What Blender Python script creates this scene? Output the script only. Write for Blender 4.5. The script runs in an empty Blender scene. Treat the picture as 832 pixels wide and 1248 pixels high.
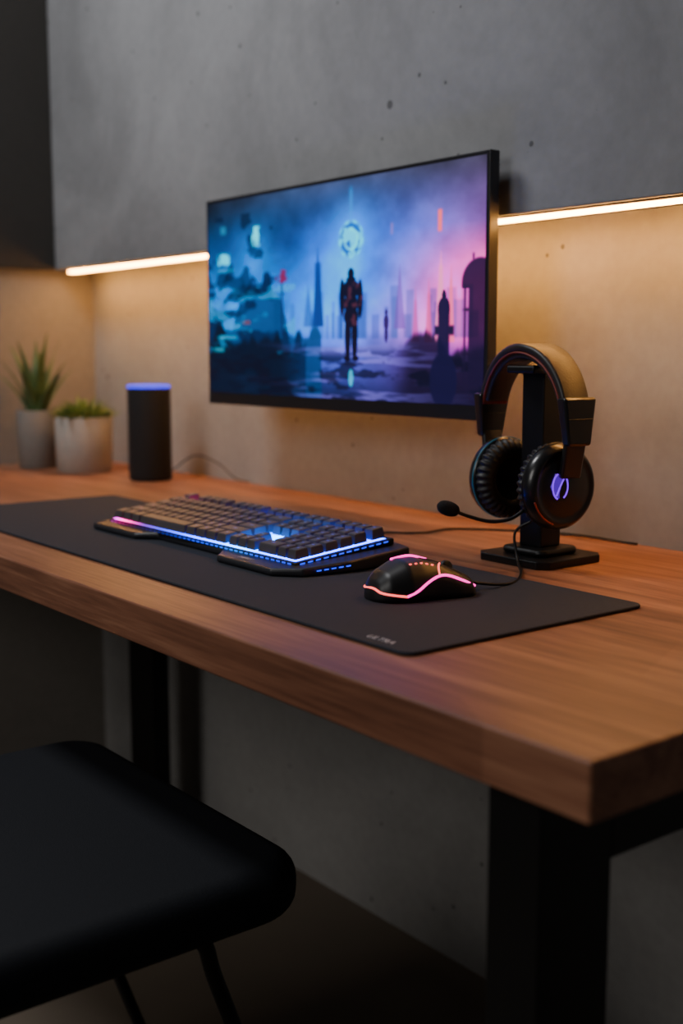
import bpy, bmesh, math, random
import numpy as np
from mathutils import Vector, Matrix
random.seed(7)
rng=np.random.RandomState(5)
def lin(c):
    c=[x/255.0 for x in c]
    return tuple((x/12.92 if x<=.04045 else ((x+.055)/1.055)**2.4) for x in c)+(1.0,)
COL=bpy.context.scene.collection
# ---------------------------------------------------------------- materials
def mat(name,rgb,rough=.5,metal=0,em=None,es=0,noise=None,bump=0,bscale=200,spec=.5,coat=0):
    m=bpy.data.materials.new(name);m.use_nodes=True
    nt=m.node_tree;b=nt.nodes["Principled BSDF"]
    c=lin(rgb);b.inputs['Base Color'].default_value=c
    b.inputs['Roughness'].default_value=rough;b.inputs['Metallic'].default_value=metal
    b.inputs['Specular IOR Level'].default_value=spec
    b.inputs['Coat Weight'].default_value=coat
    if em is not None:
        b.inputs['Emission Color'].default_value=lin(em);b.inputs['Emission Strength'].default_value=es
    tc=nt.nodes.new('ShaderNodeTexCoord')
    if noise:
        n=nt.nodes.new('ShaderNodeTexNoise');n.inputs['Scale'].default_value=noise[0];n.inputs['Detail'].default_value=6
        nt.links.new(tc.outputs['Object'],n.inputs['Vector'])
        r=nt.nodes.new('ShaderNodeMapRange');r.inputs['From Min'].default_value=.3;r.inputs['From Max'].default_value=.7
        r.inputs['To Min'].default_value=1-noise[1];r.inputs['To Max'].default_value=1+noise[1]
        nt.links.new(n.outputs['Fac'],r.inputs['Value'])
        mx=nt.nodes.new('ShaderNodeVectorMath');mx.operation='SCALE';mx.inputs[0].default_value=c[:3]
        nt.links.new(r.outputs[0],mx.inputs['Scale']);nt.links.new(mx.outputs[0],b.inputs['Base Color'])
    if bump:
        n2=nt.nodes.new('ShaderNodeTexNoise');n2.inputs['Scale'].default_value=bscale;n2.inputs['Detail'].default_value=3
        nt.links.new(tc.outputs['Object'],n2.inputs['Vector'])
        bp=nt.nodes.new('ShaderNodeBump');bp.inputs['Strength'].default_value=bump;bp.inputs['Distance'].default_value=.002
        nt.links.new(n2.outputs['Fac'],bp.inputs['Height']);nt.links.new(bp.outputs[0],b.inputs['Normal'])
    return m
def concrete(name,rgb,var=.14,pits=True):
    m=bpy.data.materials.new(name);m.use_nodes=True;nt=m.node_tree;b=nt.nodes["Principled BSDF"]
    b.inputs['Roughness'].default_value=.85;b.inputs['Specular IOR Level'].default_value=.25
    N=nt.nodes.new;L=nt.links.new
    tc=N('ShaderNodeTexCoord')
    n1=N('ShaderNodeTexNoise');n1.inputs['Scale'].default_value=2.6;n1.inputs['Detail'].default_value=9;n1.inputs['Roughness'].default_value=.62;n1.inputs['Distortion'].default_value=.6
    L(tc.outputs['Object'],n1.inputs['Vector'])
    mr=N('ShaderNodeMapRange');mr.inputs['From Min'].default_value=.3;mr.inputs['From Max'].default_value=.7;mr.inputs['To Min'].default_value=1-var;mr.inputs['To Max'].default_value=1+var
    L(n1.outputs['Fac'],mr.inputs['Value'])
    n3=N('ShaderNodeTexNoise');n3.inputs['Scale'].default_value=60;n3.inputs['Detail'].default_value=4;L(tc.outputs['Object'],n3.inputs['Vector'])
    mr3=N('ShaderNodeMapRange');mr3.inputs['To Min'].default_value=.88;mr3.inputs['To Max'].default_value=1.12;L(n3.outputs['Fac'],mr3.inputs['Value'])
    mul=N('ShaderNodeMath');mul.operation='MULTIPLY';L(mr.outputs[0],mul.inputs[0]);L(mr3.outputs[0],mul.inputs[1])
    last=mul.outputs[0]
    if pits:
        for sc_,mulv,thr in((15,.32,.68),(36,.55,.72)):
            v=N('ShaderNodeTexVoronoi');v.inputs['Scale'].default_value=sc_;L(tc.outputs['Object'],v.inputs['Vector'])
            sep=N('ShaderNodeSeparateColor');L(v.outputs['Color'],sep.inputs[0])
            gt=N('ShaderNodeMath');gt.operation='SUBTRACT';gt.inputs[1].default_value=thr;L(sep.outputs[0],gt.inputs[0])
            th=N('ShaderNodeMath');th.operation='MULTIPLY';th.inputs[1].default_value=mulv;L(gt.outputs[0],th.inputs[0])
            lt=N('ShaderNodeMath');lt.operation='LESS_THAN';L(v.outputs['Distance'],lt.inputs[0]);L(th.outputs[0],lt.inputs[1])
            dk=N('ShaderNodeMapRange');dk.inputs['To Min'].default_value=1;dk.inputs['To Max'].default_value=.42;L(lt.outputs[0],dk.inputs['Value'])
            m2=N('ShaderNodeMath');m2.operation='MULTIPLY';L(last,m2.inputs[0]);L(dk.outputs[0],m2.inputs[1]);last=m2.outputs[0]
    sc=N('ShaderNodeVectorMath');sc.operation='SCALE';sc.inputs[0].default_value=lin(rgb)[:3];L(last,sc.inputs['Scale']);L(sc.outputs[0],b.inputs['Base Color'])
    bp=N('ShaderNodeBump');bp.inputs['Strength'].default_value=.25;bp.inputs['Distance'].default_value=.004
    L(last,bp.inputs['Height']);L(bp.outputs[0],b.inputs['Normal'])
    return m
def wood(name):
    m=bpy.data.materials.new(name);m.use_nodes=True;nt=m.node_tree;b=nt.nodes["Principled BSDF"];N=nt.nodes.new;L=nt.links.new
    b.inputs['Roughness'].default_value=.44;b.inputs['Specular IOR Level'].default_value=.38
    tc=N('ShaderNodeTexCoord');mp=N('ShaderNodeMapping');mp.inputs['Scale'].default_value=(1.1,14,14);L(tc.outputs['Object'],mp.inputs['Vector'])
    n=N('ShaderNodeTexNoise');n.inputs['Scale'].default_value=2.2;n.inputs['Detail'].default_value=8;n.inputs['Roughness'].default_value=.6;n.inputs['Distortion'].default_value=.5;L(mp.outputs[0],n.inputs['Vector'])
    mp2=N('ShaderNodeMapping');mp2.inputs['Scale'].default_value=(4,120,120);L(tc.outputs['Object'],mp2.inputs['Vector'])
    n2=N('ShaderNodeTexNoise');n2.inputs['Scale'].default_value=2;n2.inputs['Detail'].default_value=4;L(mp2.outputs[0],n2.inputs['Vector'])
    mp3=N('ShaderNodeMapping');mp3.inputs['Scale'].default_value=(.6,7.5,0.01);L(tc.outputs['Object'],mp3.inputs['Vector'])
    v=N('ShaderNodeTexVoronoi');v.inputs['Scale'].default_value=1;v.inputs['Randomness'].default_value=.3;L(mp3.outputs[0],v.inputs['Vector'])
    sep=N('ShaderNodeSeparateColor');L(v.outputs['Color'],sep.inputs[0])
    a=N('ShaderNodeMath');a.operation='MULTIPLY';a.inputs[1].default_value=.62;L(n.outputs['Fac'],a.inputs[0])
    c2=N('ShaderNodeMath');c2.operation='MULTIPLY_ADD';c2.inputs[1].default_value=.28;L(n2.outputs['Fac'],c2.inputs[0]);L(a.outputs[0],c2.inputs[2])
    c3=N('ShaderNodeMath');c3.operation='MULTIPLY_ADD';c3.inputs[1].default_value=.07;L(sep.outputs[0],c3.inputs[0]);L(c2.outputs[0],c3.inputs[2])
    r=N('ShaderNodeValToRGB');e=r.color_ramp.elements
    e[0].position=.32;e[0].color=lin((92,56,41));e[1].position=.64;e[1].color=lin((176,124,94))
    x=e.new(.48);x.color=lin((137,90,67))
    L(c3.outputs[0],r.inputs[0]);L(r.outputs[0],b.inputs['Base Color'])
    bp=N('ShaderNodeBump');bp.inputs['Strength'].default_value=.12;bp.inputs['Distance'].default_value=.001;L(n2.outputs['Fac'],bp.inputs['Height']);L(bp.outputs[0],b.inputs['Normal'])
    return m
def attr_em(name,attr,strength,base=(5,5,6),rough=.35,spec=.5):
    m=bpy.data.materials.new(name);m.use_nodes=True;nt=m.node_tree;b=nt.nodes["Principled BSDF"]
    b.inputs['Base Color'].default_value=lin(base);b.inputs['Roughness'].default_value=rough;b.inputs['Specular IOR Level'].default_value=spec
    a=nt.nodes.new('ShaderNodeAttribute');a.attribute_name=attr
    nt.links.new(a.outputs['Color'],b.inputs['Emission Color']);b.inputs['Emission Strength'].default_value=strength
    return m
# ---------------------------------------------------------------- mesh helpers
def group(name,loc=(0,0,0)):
    e=bpy.data.objects.new(name,None);e.location=loc;e.empty_display_size=.05;COL.objects.link(e);return e
def addobj(name,me,m,parent,smooth=True,wn=False):
    ms=m if isinstance(m,(list,tuple)) else [m]
    for x in ms: me.materials.append(x)
    if smooth:
        for p in me.polygons:p.use_smooth=True
    o=bpy.data.objects.new(name,me);COL.objects.link(o)
    if parent is not None:
        o.parent=parent;o.matrix_parent_inverse=Matrix.Translation(-Vector(parent.location))
    if wn:
        w=o.modifiers.new('wn','WEIGHTED_NORMAL');w.keep_sharp=True
    return o
def pyd(name,v,f,m,parent,smooth=True,wn=False):
    me=bpy.data.meshes.new(name);me.from_pydata([tuple(x) for x in v],[],f);me.validate()
    bm=bmesh.new();bm.from_mesh(me);bmesh.ops.recalc_face_normals(bm,faces=bm.faces);bm.to_mesh(me);bm.free()
    return addobj(name,me,m,parent,smooth,wn)
def prism(name,pts,z0,z1,m,parent,bev=.002,seg=3,xf=None,vert_bev=None):
    bm=bmesh.new()
    lo=[bm.verts.new((x,y,z0)) for x,y in pts];hi=[bm.verts.new((x,y,z1)) for x,y in pts];n=len(pts)
    bm.faces.new(lo[::-1]);bm.faces.new(hi)
    for i in range(n):bm.faces.new((lo[i],lo[(i+1)%n],hi[(i+1)%n],hi[i]))
    bmesh.ops.recalc_face_normals(bm,faces=bm.faces)
    if vert_bev:
        es=[e for e in bm.edges if abs(e.verts[0].co.z-e.verts[1].co.z)>1e-6]
        bmesh.ops.bevel(bm,geom=es,offset=vert_bev,segments=8,affect='EDGES',profile=.5)
    if bev:
        es=[e for e in bm.edges if (abs(e.verts[0].co.z-e.verts[1].co.z)<1e-6) or not vert_bev]
        bmesh.ops.bevel(bm,geom=es,offset=bev,segments=seg,affect='EDGES',profile=.5)
    if xf is not None: bm.transform(xf)
    me=bpy.data.meshes.new(name);bm.to_mesh(me);bm.free()
    return addobj(name,me,m,parent,True,True)
def box(name,x0,x1,y0,y1,z0,z1,m,parent,bev=.002,seg=3,xf=None,vb=None):
    return prism(name,[(x0,y0),(x1,y0),(x1,y1),(x0,y1)],z0,z1,m,parent,bev,seg,xf,vb)
def lathe(name,prof,c,m,parent,n=64,axis='Z',sy=1,sz=1,rib=None,sgn=1,smooth=True):
    V=[];F=[];k=len(prof)
    for i in range(n):
        t=2*math.pi*i/n
        for j,(r,h) in enumerate(prof):
            rr=r
            if rib and rib[2]<=j<=rib[3]: rr=r-rib[0]*(0.5+0.5*math.cos(rib[1]*t))
            if axis=='Z':V.append((c[0]+rr*math.cos(t),c[1]+rr*math.sin(t),c[2]+h))
            else:V.append((c[0]+sgn*h,c[1]+rr*math.cos(t)*sy,c[2]+rr*math.sin(t)*sz))
    for i in range(n):
        a=i*k;b=((i+1)%n)*k
        for j in range(k-1):F.append((a+j,b+j,b+j+1,a+j+1))
    o=pyd(name,V,F,m,parent,smooth)
    bm=bmesh.new();bm.from_mesh(o.data);bmesh.ops.remove_doubles(bm,verts=bm.verts,dist=1e-6);bmesh.ops.recalc_face_normals(bm,faces=bm.faces);bm.to_mesh(o.data);bm.free()
    if smooth:
        for p in o.data.polygons:p.use_smooth=True
    return o
def catmull(P,sub=8):
    P=[Vector(p) for p in P];Q=[P[0]*2-P[1]]+P+[P[-1]*2-P[-2]];o=[]
    for i in range(1,len(Q)-2):
        for s in range(sub):
            t=s/sub;a,b,c,d=Q[i-1:i+3]
            o.append(.5*((2*b)+(c-a)*t+(2*a-5*b+4*c-d)*t*t+(3*b-a-3*c+d)*t**3))
    o.append(P[-1]);return o
def tube(name,pts,r,m,parent,n=10,sub=8,rf=None):
    P=catmull(pts,sub) if sub>1 else [Vector(p) for p in pts];V=[];F=[]
    T=[(P[min(i+1,len(P)-1)]-P[max(i-1,0)]).normalized() for i in range(len(P))]
    u=T[0].orthogonal().normalized()
    for i,p in enumerate(P):
        u=(u-T[i]*u.dot(T[i])).normalized();w=T[i].cross(u);rr=r*(rf(i/(len(P)-1)) if rf else 1)
        for k in range(n):
            a=2*math.pi*k/n;V.append(p+(u*math.cos(a)+w*math.sin(a))*rr)
    for i in range(len(P)-1):
        for k in range(n):F.append((i*n+k,i*n+(k+1)%n,(i+1)*n+(k+1)%n,(i+1)*n+k))
    F.append(tuple(range(n))[::-1]);F.append(tuple((len(P)-1)*n+k for k in range(n)))
    return pyd(name,V,F,m,parent)
def text(name,body,size,loc,rot,m,parent):
    cu=bpy.data.curves.new(name,'FONT');cu.body=body;cu.size=size;cu.extrude=.0001
    o=bpy.data.objects.new(name+'_tmp',cu);COL.objects.link(o)
    bpy.context.view_layer.update()
    me=bpy.data.meshes.new_from_object(o.evaluated_get(bpy.context.evaluated_depsgraph_get()))
    bpy.data.objects.remove(o)
    me.transform(Matrix.Translation(loc)@Matrix.Rotation(rot,4,'Z'));me.name=name;me.materials.clear()
    return addobj(name,me,m,parent,False)

# ---------------------------------------------------------------- room
YW,XL=1.288,-2.597; ZD=.75
M_up=concrete('concrete_panel',(130,131,133),.24)
M_lo=concrete('plaster_lower',(152,150,147),.14)
M_left=concrete('plaster_left',(138,132,124),.08,False)
M_shade=concrete('painted_shade',(56,54,51),.10,False)
M_floor=mat('floor_vinyl',(112,100,86),.6,noise=(3,.15),bump=.1,bscale=60)
box('wall_back',-2.9,2.2,YW,YW+.12,0,3.0,M_lo,None,bev=0)
box('wall_left',XL-.12,XL,-2.5,YW+.12,0,3.0,M_left,None,bev=0)
box('floor',-2.9,2.2,-2.5,YW+.12,-.1,0,M_floor,None,bev=0)
PY=1.19;PZ=1.192
box('trim_1',XL+.001,2.2,PY,YW-.001,PZ,2.9,M_up,None,bev=.002)   # suspended concrete panel
box('shade_panel',XL+.001,XL+.012,-2.4,PY-.001,PZ,2.9,M_shade,None,bev=.001)   # upper left wall panel, its dark colour stands in for shade
# led strip in an aluminium channel under the panel edge
g=group('led_light_strip',(-1.2,PY+.012,PZ))
M_alu=mat('aluminium',(150,145,138),.35,1)
M_led=mat('led_diffuser',(255,236,200),.5,em=(255,176,88),es=60)
box('channel',XL+.05,-.48,PY+.010,PY+.030,PZ-.003,PZ-.0005,M_alu,g,.0005,1)
box('diffuser',XL+.052,-.482,PY+.012,PY+.028,PZ-.0075,PZ-.0032,M_led,g,.001,2)

# ---------------------------------------------------------------- desk
g=group('desk',(-1.5,.93,.0))
M_wood=wood('walnut_wood');M_blk=mat('black_metal',(16,16,17),.45,.3,bump=.05)
XR,YF,TH=-.47,.5702,.0431
box('tabletop',XL+.003,XR,YF,YW-.002,ZD-TH,ZD,M_wood,g,.0025,3)
zb=ZD-TH-.0005
box('leg_1',-.59,-.538,.60,.68,0,zb,M_blk,g,.002)
box('leg_2',-.59,-.538,1.18,1.26,0,zb,M_blk,g,.002)
box('side_rail_1',-.589,-.539,.68,1.18,.63,zb,M_blk,g,.002)
box('leg_3',-2.20,-2.10,1.15,1.19,0,zb,M_blk,g,.002)
box('leg_4',-2.19,-2.14,.60,.68,0,zb,M_blk,g,.002)
box('side_rail_2',-2.189,-2.141,.68,1.15,.63,zb,M_blk,g,.002)
box('cross_rail',-2.10,-.59,1.18,1.22,.645,zb,M_blk,g,.002)

# ---------------------------------------------------------------- desk mat
g=group('desk_mat',(-1.3,.81,ZD))
M_mat=mat('mat_fabric',(44,48,57),.82,noise=(300,.12),bump=.25,bscale=900,spec=.3)
M_logo=mat('logo_print',(190,190,195),.6)
box('pad',-1.898,-.7347,.6475,.9696,ZD+.0003,ZD+.0038,M_mat,g,.0012,2,vb=.014)
text('logo','ULTRA',.012,(-.805,.658,ZD+.0040),0,M_logo,g)
ZM=ZD+.0038

# ---------------------------------------------------------------- monitor
g=group('computer_monitor',(-1.5,1.16,1.09))
M_bez=mat('bezel_plastic',(28,28,32),.35);M_mback=mat('monitor_back',(18,18,20),.5)
x1,x2,z1,z2,ym=-1.8615,-1.147,.913,1.274,1.150
box('frame',x1,x2,ym,ym+.018,z1,z2,M_bez,g,.0015,2)
box('rear_housing',x1+.12,x2-.12,ym+.018,ym+.045,z1+.06,z2-.06,M_mback,g,.008,3)
box('wall_mount_plate',-1.56,-1.45,ym+.045,ym+.057,1.04,1.15,M_blk,g,.002)
box('wall_mount_arm',-1.53,-1.48,ym+.057,YW-.0005,1.07,1.12,M_blk,g,.002)
sx1,sx2,sz1,sz2=x1+.006,x2-.006,z1+.021,z2-.006
GW,GH=640,330
S,T=np.meshgrid((np.arange(GW)+.5)/GW,(np.arange(GH)+.5)/GH)
def vnoise(x,y,seed):
    r=np.random.RandomState(seed).rand(128,128);xi=np.floor(x).astype(int);yi=np.floor(y).astype(int);fx=x-xi;fy=y-yi
    fx=fx*fx*(3-2*fx);fy=fy*fy*(3-2*fy);g=lambda a,b:r[b%128,a%128]
    return (g(xi,yi)*(1-fx)+g(xi+1,yi)*fx)*(1-fy)+(g(xi,yi+1)*(1-fx)+g(xi+1,yi+1)*fx)*fy
def fbm(x,y,seed,o=5):
    s=0;a=.5
    for i in range(o):s=s+a*vnoise(x*2**i,y*2**i,seed+i);a*=.5
    return s/(1-.5**o)
def sm(a,b,x):
    t=np.clip((x-a)/(b-a),0,1);return t*t*(3-2*t)
rows=[(0,[(24,30,42),(44,54,76),(60,66,92),(58,54,70)]),
      (.25,[(10,44,76),(30,72,132),(50,90,176),(98,74,130)]),
      (.5,[(6,88,140),(24,110,198),(58,120,220),(248,96,170)]),
      (.68,[(8,86,128),(52,114,196),(108,122,220),(242,98,174)]),
      (.78,[(6,44,72),(50,72,138),(86,84,162),(98,48,108)]),
      (1.0,[(5,12,28),(16,26,56),(28,28,60),(18,14,36)])]
img=np.zeros((GH,GW,3));ts=[r[0] for r in rows];xs=[0,.35,.62,1]
for c in range(3):
    per=np.array([np.interp(S[0],xs,[k[c] for k in r[1]]) for r in rows])
    for j in range(GH):
        t=T[j,0];i=max(0,min(len(ts)-2,np.searchsorted(ts,t)-1));w=np.clip((t-ts[i])/(ts[i+1]-ts[i]),0,1)
        img[j,:,c]=per[i]*(1-w)+per[i+1]*w
img/=255
X=S*1.97
cl=fbm(X*3+1,T*4,11);cl2=fbm(X*8,T*9,19);img*=(.45+.85*cl+.4*cl2)[...,None]
def over(mask,col,a=1.0):
    global img
    mk=(np.clip(mask,0,1)*a)[...,None];img=img*(1-mk)+np.array(col)/255.*mk
def glow(cx,cy,r,col,a):
    global img
    d=np.exp(-(((X-cx*1.97)**2+(T-cy)**2)/r**2));img=img+d[...,None]*np.array(col)/255.*a
def rect(s0,s1,t0,t1,soft=.004):return sm(s0-soft,s0+soft,S)*(1-sm(s1-soft,s1+soft,S))*sm(t0-soft*2,t0+soft*2,T)*(1-sm(t1-soft*2,t1+soft*2,T))
def tri(sc,w,t0,t1,soft=.003):
    hw=w*np.clip((T-t0)/(t1-t0),0,1);return (1-sm(hw-soft,hw+soft,abs(S-sc)))*(T>t0)*(T<t1)
glow(.60,.55,.30,(50,110,200),.22);glow(.92,.55,.25,(240,70,120),.30);glow(.22,.30,.14,(10,120,160),.28);glow(.12,.62,.16,(0,130,170),.28)
# distant city
for k in range(34):
    s=.30+.68*rng.rand();w=.005+.010*rng.rand();h=.04+.14*rng.rand();far=rng.rand()
    col=(40+70*max(0,(s-.6))*3,66+20*far,128+24*far)
    over(rect(s-w,s+w,.66-h,.72),col,.5)
over(tri(.467,.022,.29,.66),(26,50,104),.9);over(rect(.455,.48,.36,.66),(26,50,104),.7)
over(tri(.43,.02,.45,.66),(32,66,118),.6);over(tri(.75,.018,.40,.68),(106,70,146),.6)
for s,t0,w,c in((.875,.36,.018,(255,150,190)),(.905,.42,.012,(240,110,150)),(.84,.47,.012,(210,90,150)),(.80,.5,.012,(180,86,156))):
    over(tri(s,w,t0,.74),c,.8);over(rect(s-w*.35,s+w*.35,t0+.06,.7),c,.5)
over(rect(.865,.877,.19,.28),(250,110,110),.85);over(rect(.72,.728,.22,.27),(150,110,170),.6)
# mountains and left rocks
r1=.52+.08*np.sin(S*21)+.3*(fbm(S*14,S*0+3,31)-.5)+np.clip(S-.28,0,1)*1.0
over(sm(-.008,.012,T-r1)*(S<.48),(8,50,84),.82)
r2=.44-.08*np.exp(-((S-.17)/.09)**2)+.45*(fbm(S*22,S*0+9,51)-.5)+np.clip(S-.25,0,1)*1.8+np.clip(.08-S,0,1)*1.0
under=sm(.34,.46,fbm(X*5,T*11,57))
over(sm(-.006,.01,T-r2)*(S<.42)*under,(14,28,54),.85)
r3=.70+.22*(fbm(S*18,S*0+2,71)-.5)-.03*np.cos(S*9)
over(sm(-.01,.03,T-r3)*(1-sm(.30,.42,S)),(6,14,28),.85)
r4=.74+.18*(fbm(S*20,S*0+5,81)-.5)
over(sm(-.01,.03,T-r4)*sm(.70,.80,S),(18,14,32),.88)
over(sm(.58,.68,fbm(X*8,T*20,91))*(S<.38)*(T>.45)*(T<.8),(24,150,200),.6)
over(sm(.57,.64,fbm(X*9+4,T*12,95))*(S<.34)*(T>.08)*(T<.5),(8,20,38),.6)
# neon signs
over(rect(.045,.10,.27,.33)*sm(.35,.5,fbm(X*40,T*30,13)),(60,225,245),.85)
over(rect(.045,.12,.35,.365),(40,170,200),.5);over(rect(.20,.235,.15,.25)*sm(.4,.55,fbm(X*30,T*20,17)),(70,225,245),.95)
over(rect(.06,.085,.13,.17),(60,150,180),.5);over(rect(.04,.13,.70,.712),(60,210,235),.5);over(rect(.02,.07,.76,.78),(60,220,240),.5)
over(rect(.323,.328,.40,.70),(30,22,46),.9);over((1-sm(.8,1.1,((S-.325)/.028)**2+((T-.41)/.035)**2))*sm(.35,.6,fbm(X*26,T*26,23)),(120,30,60),.8)
over(rect(.15,.20,.62,.64)*sm(.4,.6,fbm(X*30,T*30,29)),(180,60,50),.5)
# ground streaks
st=fbm(X*3,T*34,41);over(sm(.5,.66,st)*sm(.72,.78,T)*np.exp(-((S-.58)/.25)**2),(134,122,206),.6)
over(sm(.5,.62,fbm(X*8,T*26,44))*sm(.74,.82,T),(8,10,24),.7)
# orb
R=np.sqrt((X-.587*1.97)**2+(T-.27)**2);A_=np.arctan2(T-.27,X-.587*1.97)
glow(.587,.27,.14,(6,120,180),.5)
over((1-sm(.078,.088,R)),(8,84,160),.95)
over(sm(.46,.55,fbm(X*24,T*24,61))*(1-sm(.072,.084,R)),(30,205,240),.9)
over(np.exp(-((R-.080)/.007)**2)*(.7+.3*np.sin(A_*9)),(30,215,250),.95)
over(np.exp(-((R-.045)/.006)**2)*(A_>-1.8),(100,240,255),.8)
over(np.exp(-((S-.587)/.006)**2)*sm(.02,.06,T)*(1-sm(.16,.20,T)),(40,130,200),.6)
# standing figure
def ell(cx,cy,a,b):return 1-sm(.85,1.15,((S-cx)/a)**2+((T-cy)/b)**2)
mc=(14,12,26);c0=.587
fig=np.maximum.reduce([ell(c0,.425,.0115,.027),ell(c0,.495,.029,.046),ell(c0,.565,.023,.07),ell(c0-.031,.53,.010,.085),ell(c0+.032,.54,.010,.088),ell(c0,.62,.026,.05),ell(c0-.011,.70,.0115,.12),ell(c0+.013,.70,.0115,.12),ell(c0-.013,.81,.012,.014),ell(c0+.016,.81,.012,.014),ell(c0,.45,.017,.012)])
over(fig,mc,.97);over(fig*sm(.54,.66,fbm(X*34,T*30,77))*(T<.66)*(T>.46),(104,54,66),.5)
over(ell(c0,.90,.008,.04),(60,200,225),.7);over(ell(c0,.835,.045,.010),(12,12,28),.5)
f2=np.maximum.reduce([ell(.707,.605,.005,.013),ell(.707,.65,.009,.035),ell(.707,.70,.006,.04)]);over(f2,(40,24,66),.9)
# right-hand dark shrines
d=np.maximum.reduce([rect(.868,.902,.60,.95),ell(.885,.60,.018,.05),rect(.858,.915,.67,.71),ell(.885,.55,.007,.03),ell(.885,.9,.04,.12)])
over(d,(18,16,42),.95)
d=np.maximum.reduce([ell(.985,.50,.05,.10)*(T<.52),rect(.955,1.01,.5,.92),rect(.94,1.01,.60,.615),rect(.942,.948,.45,.92),rect(.965,.97,.38,.5)])
over(d,(22,16,38),.9)
img=np.clip(img,0,1)
gray=img.mean(2,keepdims=True);img=np.clip(gray+(img-gray)*1.35,0,1)
li=np.where(img<=.04045,img/12.92,((img+.055)/1.055)**2.4)
gx=np.linspace(sx1,sx2,GW);gz=np.linspace(sz2,sz1,GH)
VX,VZ=np.meshgrid(gx,gz);V=np.stack([VX.ravel(),np.full(VX.size,ym-.0006),VZ.ravel()],1)
idx=np.arange(GW*GH).reshape(GH,GW);Fc=np.stack([idx[:-1,:-1].ravel(),idx[1:,:-1].ravel(),idx[1:,1:].ravel(),idx[:-1,1:].ravel()],1)
me=bpy.data.meshes.new('screen');me.vertices.add(len(V));me.vertices.foreach_set('co',V.ravel())
me.loops.add(Fc.size);me.loops.foreach_set('vertex_index',Fc.ravel().astype(np.int32));me.polygons.add(len(Fc))
me.polygons.foreach_set('loop_start',(np.arange(len(Fc))*4).astype(np.int32));me.update(calc_edges=True)
at=me.color_attributes.new('art','FLOAT_COLOR','POINT');at.data.foreach_set('color',np.concatenate([li.reshape(-1,3),np.ones((GW*GH,1))],1).ravel().astype(np.float32))
addobj('screen',me,attr_em('screen_art','art',1.75,rough=.45,spec=.2),g,False)

# ---------------------------------------------------------------- keyboard
g=group('gaming_keyboard',(-1.3,.85,ZM))
M_kb=mat('keyboard_body',(46,47,52),.38,.2,bump=.04);M_kp=mat('keyboard_plate',(9,9,11),.5);M_key=mat('keycap_plastic',(74,70,72),.42,noise=(40,.15))
kz=lambda y:.7655+(y-.785)*.10
tabs=[(-1.548,.757),(-1.425,.757),(-1.400,.782),(-1.235,.780),(-1.208,.753),(-1.092,.752),(-1.062,.778),(-1.052,.84),(-1.058,.935),(-1.10,.945),(-1.52,.945),(-1.556,.925),(-1.560,.80)]
o=prism('wrist_rest_base',tabs,ZM+.0004,ZM+.009,M_kb,g,.0035,3)
bm=bmesh.new();bm.from_mesh(o.data)
for v in bm.verts:
    if v.co.z>ZM+.005:v.co.z+=np.clip((v.co.y-.757)/.19,0,1)*.012
bm.to_mesh(o.data);bm.free()
def deck(name,x0,x1,y0,y1,za,zc,m,bev):
    bm=bmesh.new();V=[]
    for z0 in (0,1):
        for x,y in((x0,y0),(x1,y0),(x1,y1),(x0,y1)):V.append(bm.verts.new((x,y,kz(y)+(za if z0==0 else zc))))
    for f in((3,2,1,0),(4,5,6,7),(0,1,5,4),(1,2,6,5),(2,3,7,6),(3,0,4,7)):bm.faces.new([V[i] for i in f])
    if bev:bmesh.ops.bevel(bm,geom=bm.edges[:],offset=bev,segments=2,affect='EDGES')
    me=bpy.data.meshes.new(name);bm.to_mesh(me);bm.free();return addobj(name,me,m,g,True,True)
kx0,kx1,ky0,ky1=-1.538,-1.088,.785,.922
deck('upper_deck',kx0-.006,kx1+.006,ky0-.004,ky1+.008,-.006,.002,M_kp,.001)
GR=[(0,(150,16,160)),(.06,(190,10,110)),(.12,(120,10,80)),(.18,(50,16,80)),(.30,(20,24,110)),(.42,(8,40,180)),(.52,(6,56,255)),(.62,(6,80,255)),(.74,(8,130,255)),(.84,(8,70,255)),(1,(16,56,255))]
def grad(x):
    t=(x-kx0)/(kx1-kx0);return [np.interp(t,[a for a,_ in GR],[lin(b)[c] for _,b in GR]) for c in range(3)]+[1]
def colored(name,V,F,cols,m):
    me=bpy.data.meshes.new(name);me.from_pydata([tuple(v) for v in V],[],F)
    a=me.color_attributes.new('led','FLOAT_COLOR','POINT');a.data.foreach_set('color',np.array(cols,dtype=np.float32).ravel())
    return addobj(name,me,m,g,False)
V=[];F=[];C=[]
n=60
for i in range(n):
    x=kx0+(kx1-kx0)*i/(n-1)
    for y in(ky0,ky1):V.append((x,y,kz(y)+.0022));C.append(grad(x))
for i in range(n-1):F.append((2*i,2*i+2,2*i+3,2*i+1))
M_under=attr_em('key_backlight','led',22)
colored('backlight',V,F,C,M_under)
rowsK=[[1,-1,1,1,1,1,-.5,1,1,1,1,-.5,1,1,1,1,-.25,1,1,1,-.25,1,1,1,1],
 [1]*13+[2,-.25,1,1,1,-.25,1,1,1,1],[1.5]+[1]*12+[1.5,-.25,1,1,1,-.25,1,1,1,1],
 [1.75]+[1]*11+[2.25,-.25,-3,-.25,1,1,1,1],[2.25]+[1]*10+[2.75,-.25,-1,1,-1,-.25,1,1,1,1],
 [1.25,1.25,1.25,6.25,1.25,1.25,1.25,1.25,-.25,1,1,1,-.25,2,1,1]]
U=(kx1-kx0)/22.5;pitch=(ky1-ky0)/6.25
KV=[];KF=[];LV=[];LF=[];LC=[]
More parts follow.
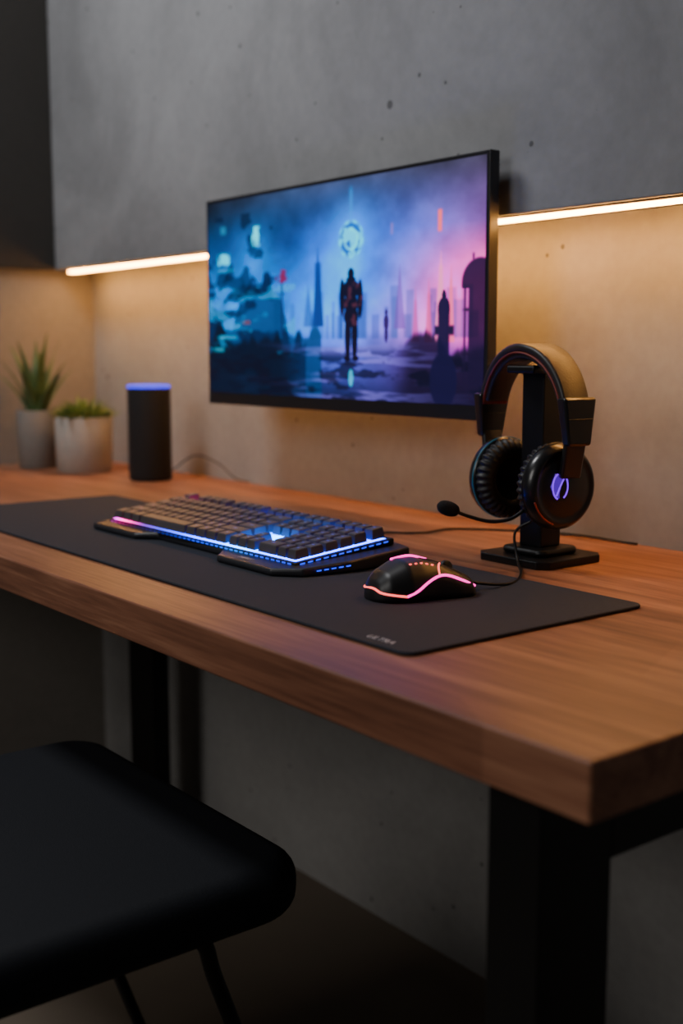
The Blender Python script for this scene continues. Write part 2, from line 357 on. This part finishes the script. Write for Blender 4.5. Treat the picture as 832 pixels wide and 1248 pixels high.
for ri,row in enumerate(rowsK):
    yt=ky1-(ri+(.25 if ri>0 else 0))*pitch;yb=yt-pitch;x=kx0
    hh=[.0140,.0134,.0124,.0116,.0114,.0120][ri]
    for w in row:
        if w<0:x+=-w*U;continue
        a0,a1=x+.0012,x+w*U-.0012;b0,b1=yb+.0013,yt-.0013
        zc=kz((b0+b1)/2)+.0038;s=len(KV)
        lv=[(0,0,0),(.0002,.0002,.0012),(.0018,.0018,hh-.0018),(.0027,.0026,hh-.001)]
        for ix,iy,dz in lv:
            for px,py in((a0+ix,b0+iy),(a1-ix,b0+iy),(a1-ix,b1-iy*.7),(a0+ix,b1-iy*.7)):KV.append((px,py,zc+dz+(py-(b0+b1)/2)*.11))
        KF.append((s+3,s+2,s+1,s))
        for l in range(3):
            for q in range(4):KF.append((s+4*l+q,s+4*l+(q+1)%4,s+4*l+4+(q+1)%4,s+4*l+4+q))
        KF.append((s+12,s+13,s+14,s+15))
        mx=(a0+a1)/2;my=(b0+b1)/2;lw=.0022 if w<1.3 else .004
        if w<5:
            s2=len(LV);jx=random.uniform(-.0006,.0006)
            for px,py in((mx-lw+jx,my-.0006),(mx+lw+jx,my-.0006),(mx+lw+jx,my+.0020),(mx-lw+jx,my+.0020)):
                LV.append((px,py,zc+hh-.0008+(py-my)*.11))
                c=np.array(grad(mx))*.5+np.array([.10,.09,.08,0]);c[3]=1;LC.append(c.tolist())
            LF.append((s2,s2+1,s2+2,s2+3))
        x+=w*U
pyd('keycaps',KV,KF,M_key,g,False)
colored('key_legends',LV,LF,LC,attr_em('legend_led','led',.8))
# edge light bars
V=[];F=[];C=[]
def seg(p,q,zh=.0018,nseg=1):
    for i in range(nseg):
        a=[p[k]+(q[k]-p[k])*(i+.18)/nseg for k in range(3)];b=[p[k]+(q[k]-p[k])*(i+.82)/nseg for k in range(3)]
        s=len(V);V.extend([a,b,(b[0],b[1],b[2]+zh),(a[0],a[1],a[2]+zh)]);C.extend([grad(a[0]),grad(b[0]),grad(b[0]),grad(a[0])]);F.append((s,s+1,s+2,s+3))
seg((kx0,ky0-.0046,kz(ky0)-.0012),(kx1,ky0-.0046,kz(ky0)-.0012),.0017,40)
seg((kx1+.0066,ky0,kz(ky0)-.0012),(kx1+.0066,ky1,kz(ky1)-.0012),.0017,12)
seg((-1.056,.79,ZM+.006),(-1.0515,.84,ZM+.008),.0015,5)
colored('edge_lights',V,F,C,attr_em('edge_led','led',2.0))
text('logo','MERIX',.010,(-1.175,.762,ZM+.0104),0,M_logo,g)
tube('cable',[(-1.27,.944,ZM+.008),(-1.275,1.0,ZD+.003),(-1.27,1.06,ZD+.003),(-1.23,1.11,ZD+.003),(-1.225,1.18,ZD+.003),(-1.10,1.262,ZD+.003),(-.98,1.27,ZD+.003)],.0018,M_blk,g)

# ---------------------------------------------------------------- mouse
MC=Vector((-.910,.816,ZM+.0006));g=group('gaming_mouse',MC)
M_ms=mat('mouse_shell',(18,17,20),.42);M_pink=mat('pink_led',(255,60,180),.5,em=(255,24,170),es=3.4)
M_wpink=mat('coral_led',(255,150,130),.5,em=(255,80,80),es=2.8)
rot=Matrix.Rotation(math.radians(-14),4,'Z')
def mw(y):return 1.03*np.interp(y,[-1,-.97,-.90,-.75,-.4,.1,.6,.85,.96,1],[.004,.012,.020,.0275,.0335,.0300,.0310,.0290,.0225,.016])
def mh(y):return 1.05*np.interp(y,[-1,-.97,-.9,-.75,-.4,-.1,.3,.7,.9,1],[.006,.012,.019,.028,.0375,.0385,.033,.024,.018,.012])
def ms(th,y,off=0):
    w=mw(y)+off;h=mh(y)+off;c,s=math.cos(th),math.sin(th);e=.72
    p=Vector((w*math.copysign(abs(c)**e,c),y*.059,h*abs(s)**e));return MC+(rot@p)
V=[];F=[];NY,NT=60,36
ys=[-math.cos(math.pi*i/(NY-1)) for i in range(NY)]
for y in ys:
    for k in range(NT+1):V.append(ms(math.pi*k/NT,y))
for i in range(NY-1):
    for k in range(NT):a=i*(NT+1)+k;F.append((a,a+1,a+NT+2,a+NT+1))
    F.append((i*(NT+1),(i+1)*(NT+1),(i+1)*(NT+1)+NT,i*(NT+1)+NT))
F.append(tuple(range(NT+1)));F.append(tuple((NY-1)*(NT+1)+k for k in range(NT+1))[::-1])
pyd('shell',V,F,M_ms,g)
def mline(name,pts,r,m,off=.0002):tube(name,[ms(math.radians(t),y,off) for t,y in pts],r,m,g,8,8)
mline('light_line_1',[(5,-.5),(10,-.3),(22,-.05),(34,.18),(38,.38),(33,.65),(26,.93)],.0014,M_pink)
mline('light_line_2',[(170,-.5),(168,-.75),(150,-.93),(60,-.955),(22,-.9),(10,-.75),(5,-.5)],.0012,M_wpink)
mline('light_line_3',[(168,-.75),(150,-.6),(132,-.35),(128,0),(132,.4)],.0012,M_pink)
mline('light_line_4',[(34,.18),(58,.22),(80,.34)],.0010,M_wpink)
mline('light_line_5',[(104,-.45),(104,-.1),(106,.25)],.0019,M_pink)
mline('button_seam',[(90,.0),(90,.4),(90,.97)],.0008,M_kp)
for i in range(5):
    a=ms(math.radians(64-i*.5),-.35+i*.11,.0002);b=ms(math.radians(64-i*.5),-.31+i*.11,.0002);tube('dot_%d'%(i+1),[a,(a+b)/2,b],.0008,M_wpink,g,6,2)
lathe('scroll_wheel',[(0,-.003),(.007,-.003),(.008,-.001),(.008,.001),(.007,.003),(0,.003)],tuple(ms(math.pi/2,.55)+Vector((0,0,-.002))),M_kp,g,24,'X')
tube('cable',[ms(math.pi/2,.99,-.004),MC+Vector((.022,.092,.003)),MC+Vector((.014,.13,-.0005)),MC+Vector((-.018,.175,-.0008)),MC+Vector((-.061,.215,.004)),(-.985,1.04,.79),(-.968,1.05,.805)],.0017,M_blk,g)

# ---------------------------------------------------------------- headphone stand
g=group('headphone_stand',(-.985,1.085,ZD))
M_st=mat('stand_metal',(20,20,21),.4,.4)
bx,by=-.990,1.090;a,b,c=.058,.057,.012
oct_=[(bx-a+c,by-b),(bx+a-c,by-b),(bx+a,by-b+c),(bx+a,by+b-c),(bx+a-c,by+b),(bx-a+c,by+b),(bx-a,by+b-c),(bx-a,by-b+c)]
prism('base',oct_,ZD+.0003,ZD+.010,M_st,g,.0015,2)
prism('base_top',[(bx+(x-bx)*.62,by+(y-by)*.62) for x,y in oct_],ZD+.010,ZD+.019,M_st,g,.004,2)
box('post',bx-.019,bx+.017,by-.017,by+.019,ZD+.019,.988,M_st,g,.002)
box('cradle',bx-.025,bx+.021,by-.040,by+.022,.982,.9915,M_st,g,.003)

# ---------------------------------------------------------------- headset
hx,hy=-.990,1.070
g=group('gaming_headset',(hx,hy,0))
M_lea=mat('headband_leather',(32,29,28),.45,bump=.15,bscale=300);M_red=mat('red_lining',(120,42,28),.6)
M_gl=mat('gloss_shell',(18,18,20),.30,coat=.2);M_cush=mat('ear_cushion',(24,23,24),.5,bump=.1,bscale=250);M_fab=mat('speaker_fabric',(10,10,11),.9)
M_pur=mat('purple_led',(110,40,230),.5,em=(120,16,255),es=1.7);M_org=mat('orange_trim',(150,50,24),.5);M_cy=mat('cyan_trim',(30,90,110),.35,em=(30,120,150),es=.12)
M_pglow=mat('purple_plate',(30,14,60),.35,em=(84,16,190),es=.9)
def band(name,A,B,zc,thick,wid,a0,a1,m,n=44,taper=.0):
    V=[];F=[];K=[(-1,-.4),(-.93,-.85),(-.8,-1),(.8,-1),(.93,-.85),(1,-.4),(1,.4),(.93,.85),(.8,1),(-.8,1),(-.93,.85),(-1,.4)]
    for i in range(n+1):
        t=math.radians(a0+(a1-a0)*i/n);x=A*math.cos(t);z=B*math.sin(t)
        nx,nz=math.cos(t)/A,math.sin(t)/B;l=math.hypot(nx,nz);nx/=l;nz/=l
        w=wid/2*(1-taper*abs(math.cos(t)));
        for ky,kt in K:V.append((x+nx*kt*thick/2,ky*w,zc+z+nz*kt*thick/2))
    k=len(K)
    for i in range(n):
        for j in range(k):F.append((i*k+j,i*k+(j+1)%k,(i+1)*k+(j+1)%k,(i+1)*k+j))
    F.append(tuple(range(k)));F.append(tuple(n*k+j for j in range(k)))
    return pyd(name,V,F,m,g,True)
zc=.925
band('headband',.088,.088,zc,.010,.049,-4,184,M_lea,taper=.25)
band('headband_cushion',.0800,.0792,zc,.0090,.040,16,164,M_lea,taper=.2)
band('lining_red',.0830,.0820,zc,.0030,.0495,12,168,M_red,taper=.25)
for i,sg in enumerate((-1,1)):
    xf=Matrix.Translation((sg*.0895,0,.926))@Matrix.Rotation(math.radians(sg*-3),4,'Y')
    bmo=prism('slider_housing_%d'%(i+1),[(-.0085,-.022),(.0085,-.022),(.0085,.022),(-.0085,.022)],-.026,.030,M_gl,g,.004,3,None)
    for v in bmo.data.vertices:
        k=(v.co.z+.026)/.056;v.co.y*=.72+.34*k;v.co.x*=.8+.25*k
    bmo.data.transform(xf)
    box('slider_line_%d'%(i+1),-.0088,.0088,-.0165,.0165,.004,.0052,M_kp,g,.0004,1,xf)
    xf=Matrix.Translation((sg*.0835,0,.887))@Matrix.Rotation(math.radians(sg*12),4,'Y')
    box('arm_%d'%(i+1),-.0045,.0045,-.014,.014,-.026,.024,M_gl,g,.003,2,xf)
    c0=(sg*.033,0,.850);q=1.07
    pr=[(.024,.006),(.025,.0025),(.029,.0),(.035,-.001),(.041,.0015),(.0450,.006),(.0465,.011),(.0455,.016),(.043,.018)]
    lathe('cushion_%d'%(i+1),pr,c0,M_cush,g,216,'X',.98*q,1.03*q,rib=(.0030,34,3,7),sgn=sg)
    lathe('fabric_%d'%(i+1),[(0,.009),(.015,.008),(.025,.006)],c0,M_fab,g,48,'X',.98*q,1.03*q,sgn=sg)
    sh=[(.043,.017),(.0465,.0185),(.047,.024),(.0460,.030),(.042,.036),(.038,.038),(.0365,.0365),(.030,.038),(.018,.041),(0,.042)]
    lathe('ear_cup_%d'%(i+1),sh,c0,M_gl,g,96,'X',.98*q,1.03*q,sgn=sg)
    lathe('cup_ring_%d'%(i+1),[(.0462,.0195),(.0474,.0200),(.0474,.0210),(.0462,.0215)],c0,M_cy if sg<0 else M_blk,g,96,'X',.98*q,1.03*q,sgn=sg)
    tube('accent_arc_%d'%(i+1),[(sg*(.033+.0365),.0445*math.cos(math.radians(t)),.850+.046*math.sin(math.radians(t))) for t in range(200,260,10)],.0011,M_org,g,8,3)
ex=.033+.0400
lathe('emblem_plate',[(0,.0008),(.014,.0004),(.0155,-.0012)],(ex+.0008,-.010,.852),M_pglow,g,6,'X',.85,1.15,sgn=1,smooth=False)
for nm,rr,a0_,a1_ in(('emblem_1',.0125,110,250),('emblem_2',.0125,-60,40)):
    pts=[(ex+.0020,-.010+rr*.85*math.cos(math.radians(t)),.852+rr*1.25*math.sin(math.radians(t))) for t in np.linspace(a0_,a1_,7)]
    tube(nm,pts,.0009,M_pur,g,8,4)
tube('emblem_3',[(ex+.0020,-.004,.863),(ex+.0020,-.010,.852),(ex+.0020,-.015,.841)],.0009,M_pur,g,8,4)
tube('mic_boom',[(.045,-.040,.822),(.040,-.056,.812),(.028,-.076,.809),(.014,-.098,.815),(.009,-.114,.822)],.0022,M_blk,g)
P0=Vector((.011,-.108,.820));P1=Vector((.004,-.134,.829))
tube('mic_foam',[P0+(P1-P0)*i/10 for i in range(11)],.0090,mat('foam',(16,16,17),.95,bump=.5,bscale=600),g,16,1,rf=lambda t:max(.15,math.sqrt(max(0,1-(2*t-1)**2.0)))**.8)
RH=Matrix.Translation((hx,hy,0))@Matrix.Rotation(math.radians(-12),4,'Z')
for o in list(bpy.data.objects):
    if o.parent==g:o.data.transform(RH)

# ---------------------------------------------------------------- smart speaker
g=group('smart_speaker',(-2.10,1.157,ZD))
c=(-2.10,1.157,ZD)
M_sf=mat('speaker_mesh',(20,21,23),.8,bump=.5,bscale=700)
lathe('body',[(0,.0005),(.038,.0005),(.0415,.003),(.043,.008),(.043,.180),(.0425,.185)],c,M_sf,g)
lathe('light_ring',[(.0425,.185),(.0428,.1865),(.0425,.1895),(.040,.1908),(.0375,.1908),(.0375,.188)],c,mat('blue_ring',(40,50,255),.4,em=(56,50,255),es=1.5),g)
lathe('top_cap',[(.0375,.187),(.036,.188),(0,.188)],c,M_gl,g)
tube('cable',[(-2.07,1.19,ZD+.02),(-2.04,1.225,ZD+.05),(-2.0,1.255,ZD+.035),(-1.96,1.268,ZD+.008),(-1.92,1.275,ZD+.003)],.0013,M_blk,g)

# ---------------------------------------------------------------- plants
M_soil=mat('soil',(40,30,22),.95,noise=(120,.4),bump=.8,bscale=150)
M_leaf=mat('aloe_leaf',(78,104,60),.5,noise=(30,.3));M_leaf2=mat('succulent_leaf',(112,134,64),.5,noise=(40,.25))
def leaf(V,F,base,az,tilt,L,w,th,curl,n=10):
    d=Vector((math.cos(az),math.sin(az),0));side=Vector((-math.sin(az),math.cos(az),0));p=Vector(base);ang=tilt
    for i in range(n+1):
        t=i/n;dirv=d*math.sin(ang)+Vector((0,0,1))*math.cos(ang);nrm=d*-math.cos(ang)+Vector((0,0,1))*math.sin(ang)
        ww=w*(1-t**1.8)*(.75+.5*math.sin(min(1,t*2.4)*math.pi/2)*.5)+.0004;tt=th*(1-t)+.0004;s=len(V)
        for a,b in((-1,.25),(-.5,-.5),(0,-.8),(.5,-.5),(1,.25),(0,.15)):V.append(p+side*a*ww+nrm*b*tt)
        if i<n:
            for j in range(6):F.append((s+j,s+(j+1)%6,s+6+(j+1)%6,s+6+j))
        p=p+dirv*(L/n);ang+=curl/n
def pot(g,c,r,h,m):
    lathe('pot',[(0,.0005),(r*.90,.0005),(r*.95,.003),(r,h-.002),(r-.001,h),(r-.006,h),(r-.007,h-.002),(r-.008,h-.012)],c,m,g)
    lathe('soil',[(0,h-.009),(r*.5,h-.010),(r-.0075,h-.013)],c,M_soil,g)
c=(-2.475,1.085,ZD);g=group('potted_aloe',c)
pot(g,c,.046,.128,concrete('pot_grey',(124,120,114),.12,False))
V=[];F=[]
for k in range(15):
    ring=k/15;az=k*2.399+.3;tilt=.06+.50*ring+random.uniform(-.05,.05);L=.178-.055*ring+random.uniform(-.012,.012)
    leaf(V,F,(c[0]+.012*math.cos(az)*(.3+ring),c[1]+.012*math.sin(az)*(.3+ring),ZD+.115),az,tilt,L,.0150,.005,.30+.3*ring)
pyd('leaves',V,F,M_leaf,g)
c=(-2.335,1.127,ZD);g=group('potted_succulent',c)
pot(g,c,.0615,.118,concrete('pot_white',(168,164,156),.1,False))
V=[];F=[]
for k in range(110):
    r=.050*math.sqrt((k+.5)/110);az=k*2.399;
    leaf(V,F,(c[0]+r*math.cos(az),c[1]+r*math.sin(az),ZD+.112),az+random.uniform(-.3,.3),.10+.9*r/.05+random.uniform(-.15,.15),.054-.018*r/.05+random.uniform(-.008,.006),.0075,.003,.3,6)
pyd('leaves',V,F,M_leaf2,g)

# ---------------------------------------------------------------- stool
g=group('stool',(-1.13,.42,0))
M_seat=mat('black_upholstery',(24,27,33),.7,noise=(200,.1),bump=.2,bscale=500,spec=.3)
box('seat_cushion',-1.425,-.910,.14,.685,.437,.5,M_seat,g,.026,6,vb=.060)
box('seat_frame',-1.38,-.955,.20,.63,.424,.438,M_blk,g,.004,2,vb=.05)
for i,(x,y,x2_,y2_) in enumerate([(-.965,.575,-.955,.735),(-1.335,.60,-1.44,.765),(-.965,.25,-.955,.10),(-1.335,.25,-1.44,.08)]):
    tube('leg_%d'%(i+1),[(x+(.04 if x<-1 else -.05),y-.03 if y>.4 else y+.03,.430),(x,y,.424),(x+(x2_-x)*.12,y+(y2_-y)*.12,.37),(x+(x2_-x)*.5,y+(y2_-y)*.5,.2),(x2_,y2_,.009)],.0085,M_blk,g,12,8)

# ---------------------------------------------------------------- lights
w=bpy.data.worlds.new('world');bpy.context.scene.world=w;w.use_nodes=True
w.node_tree.nodes['Background'].inputs[0].default_value=(.65,.66,.7,1);w.node_tree.nodes['Background'].inputs[1].default_value=.062
def area(name,loc,tgt,sz,sy,e,col):
    l=bpy.data.lights.new(name,'AREA');l.shape='RECTANGLE';l.size=sz;l.size_y=sy;l.energy=e;l.color=col
    o=bpy.data.objects.new(name,l);COL.objects.link(o);o.location=loc
    o.rotation_euler=(Vector(tgt)-Vector(loc)).to_track_quat('-Z','Y').to_euler();return o
area('added_key_light',(-1.9,.25,2.45),(-1.8,1.2,1.5),.6,.4,17.5,(.98,.98,1))  # unseen area light added overhead to brighten the upper wall
area('added_fill_light',(-1.1,-1.9,2.1),(-1.1,.9,.7),1.1,1.1,20,(1,.96,.92))  # soft area light added out of view as front fill for the desk

# ---------------------------------------------------------------- camera
cam=bpy.data.cameras.new('camera');co=bpy.data.objects.new('camera',cam);COL.objects.link(co)
yaw,p=.6648,.1366
fh=Vector((-math.cos(yaw),math.sin(yaw),0));Rv=Vector((math.sin(yaw),math.cos(yaw),0));Z=Vector((0,0,1))
Fv=fh*math.cos(p)-Z*math.sin(p);Uv=fh*math.sin(p)+Z*math.cos(p)
M=Matrix((Rv,Uv,-Fv)).transposed().to_4x4();M.translation=(0,0,1.01);co.matrix_world=M
cam.sensor_fit='VERTICAL';cam.sensor_height=36;cam.lens=1436.63/1248*36;cam.clip_start=.01
cam.dof.use_dof=True;cam.dof.focus_distance=1.30;cam.dof.aperture_fstop=3.0
bpy.context.scene.camera=co
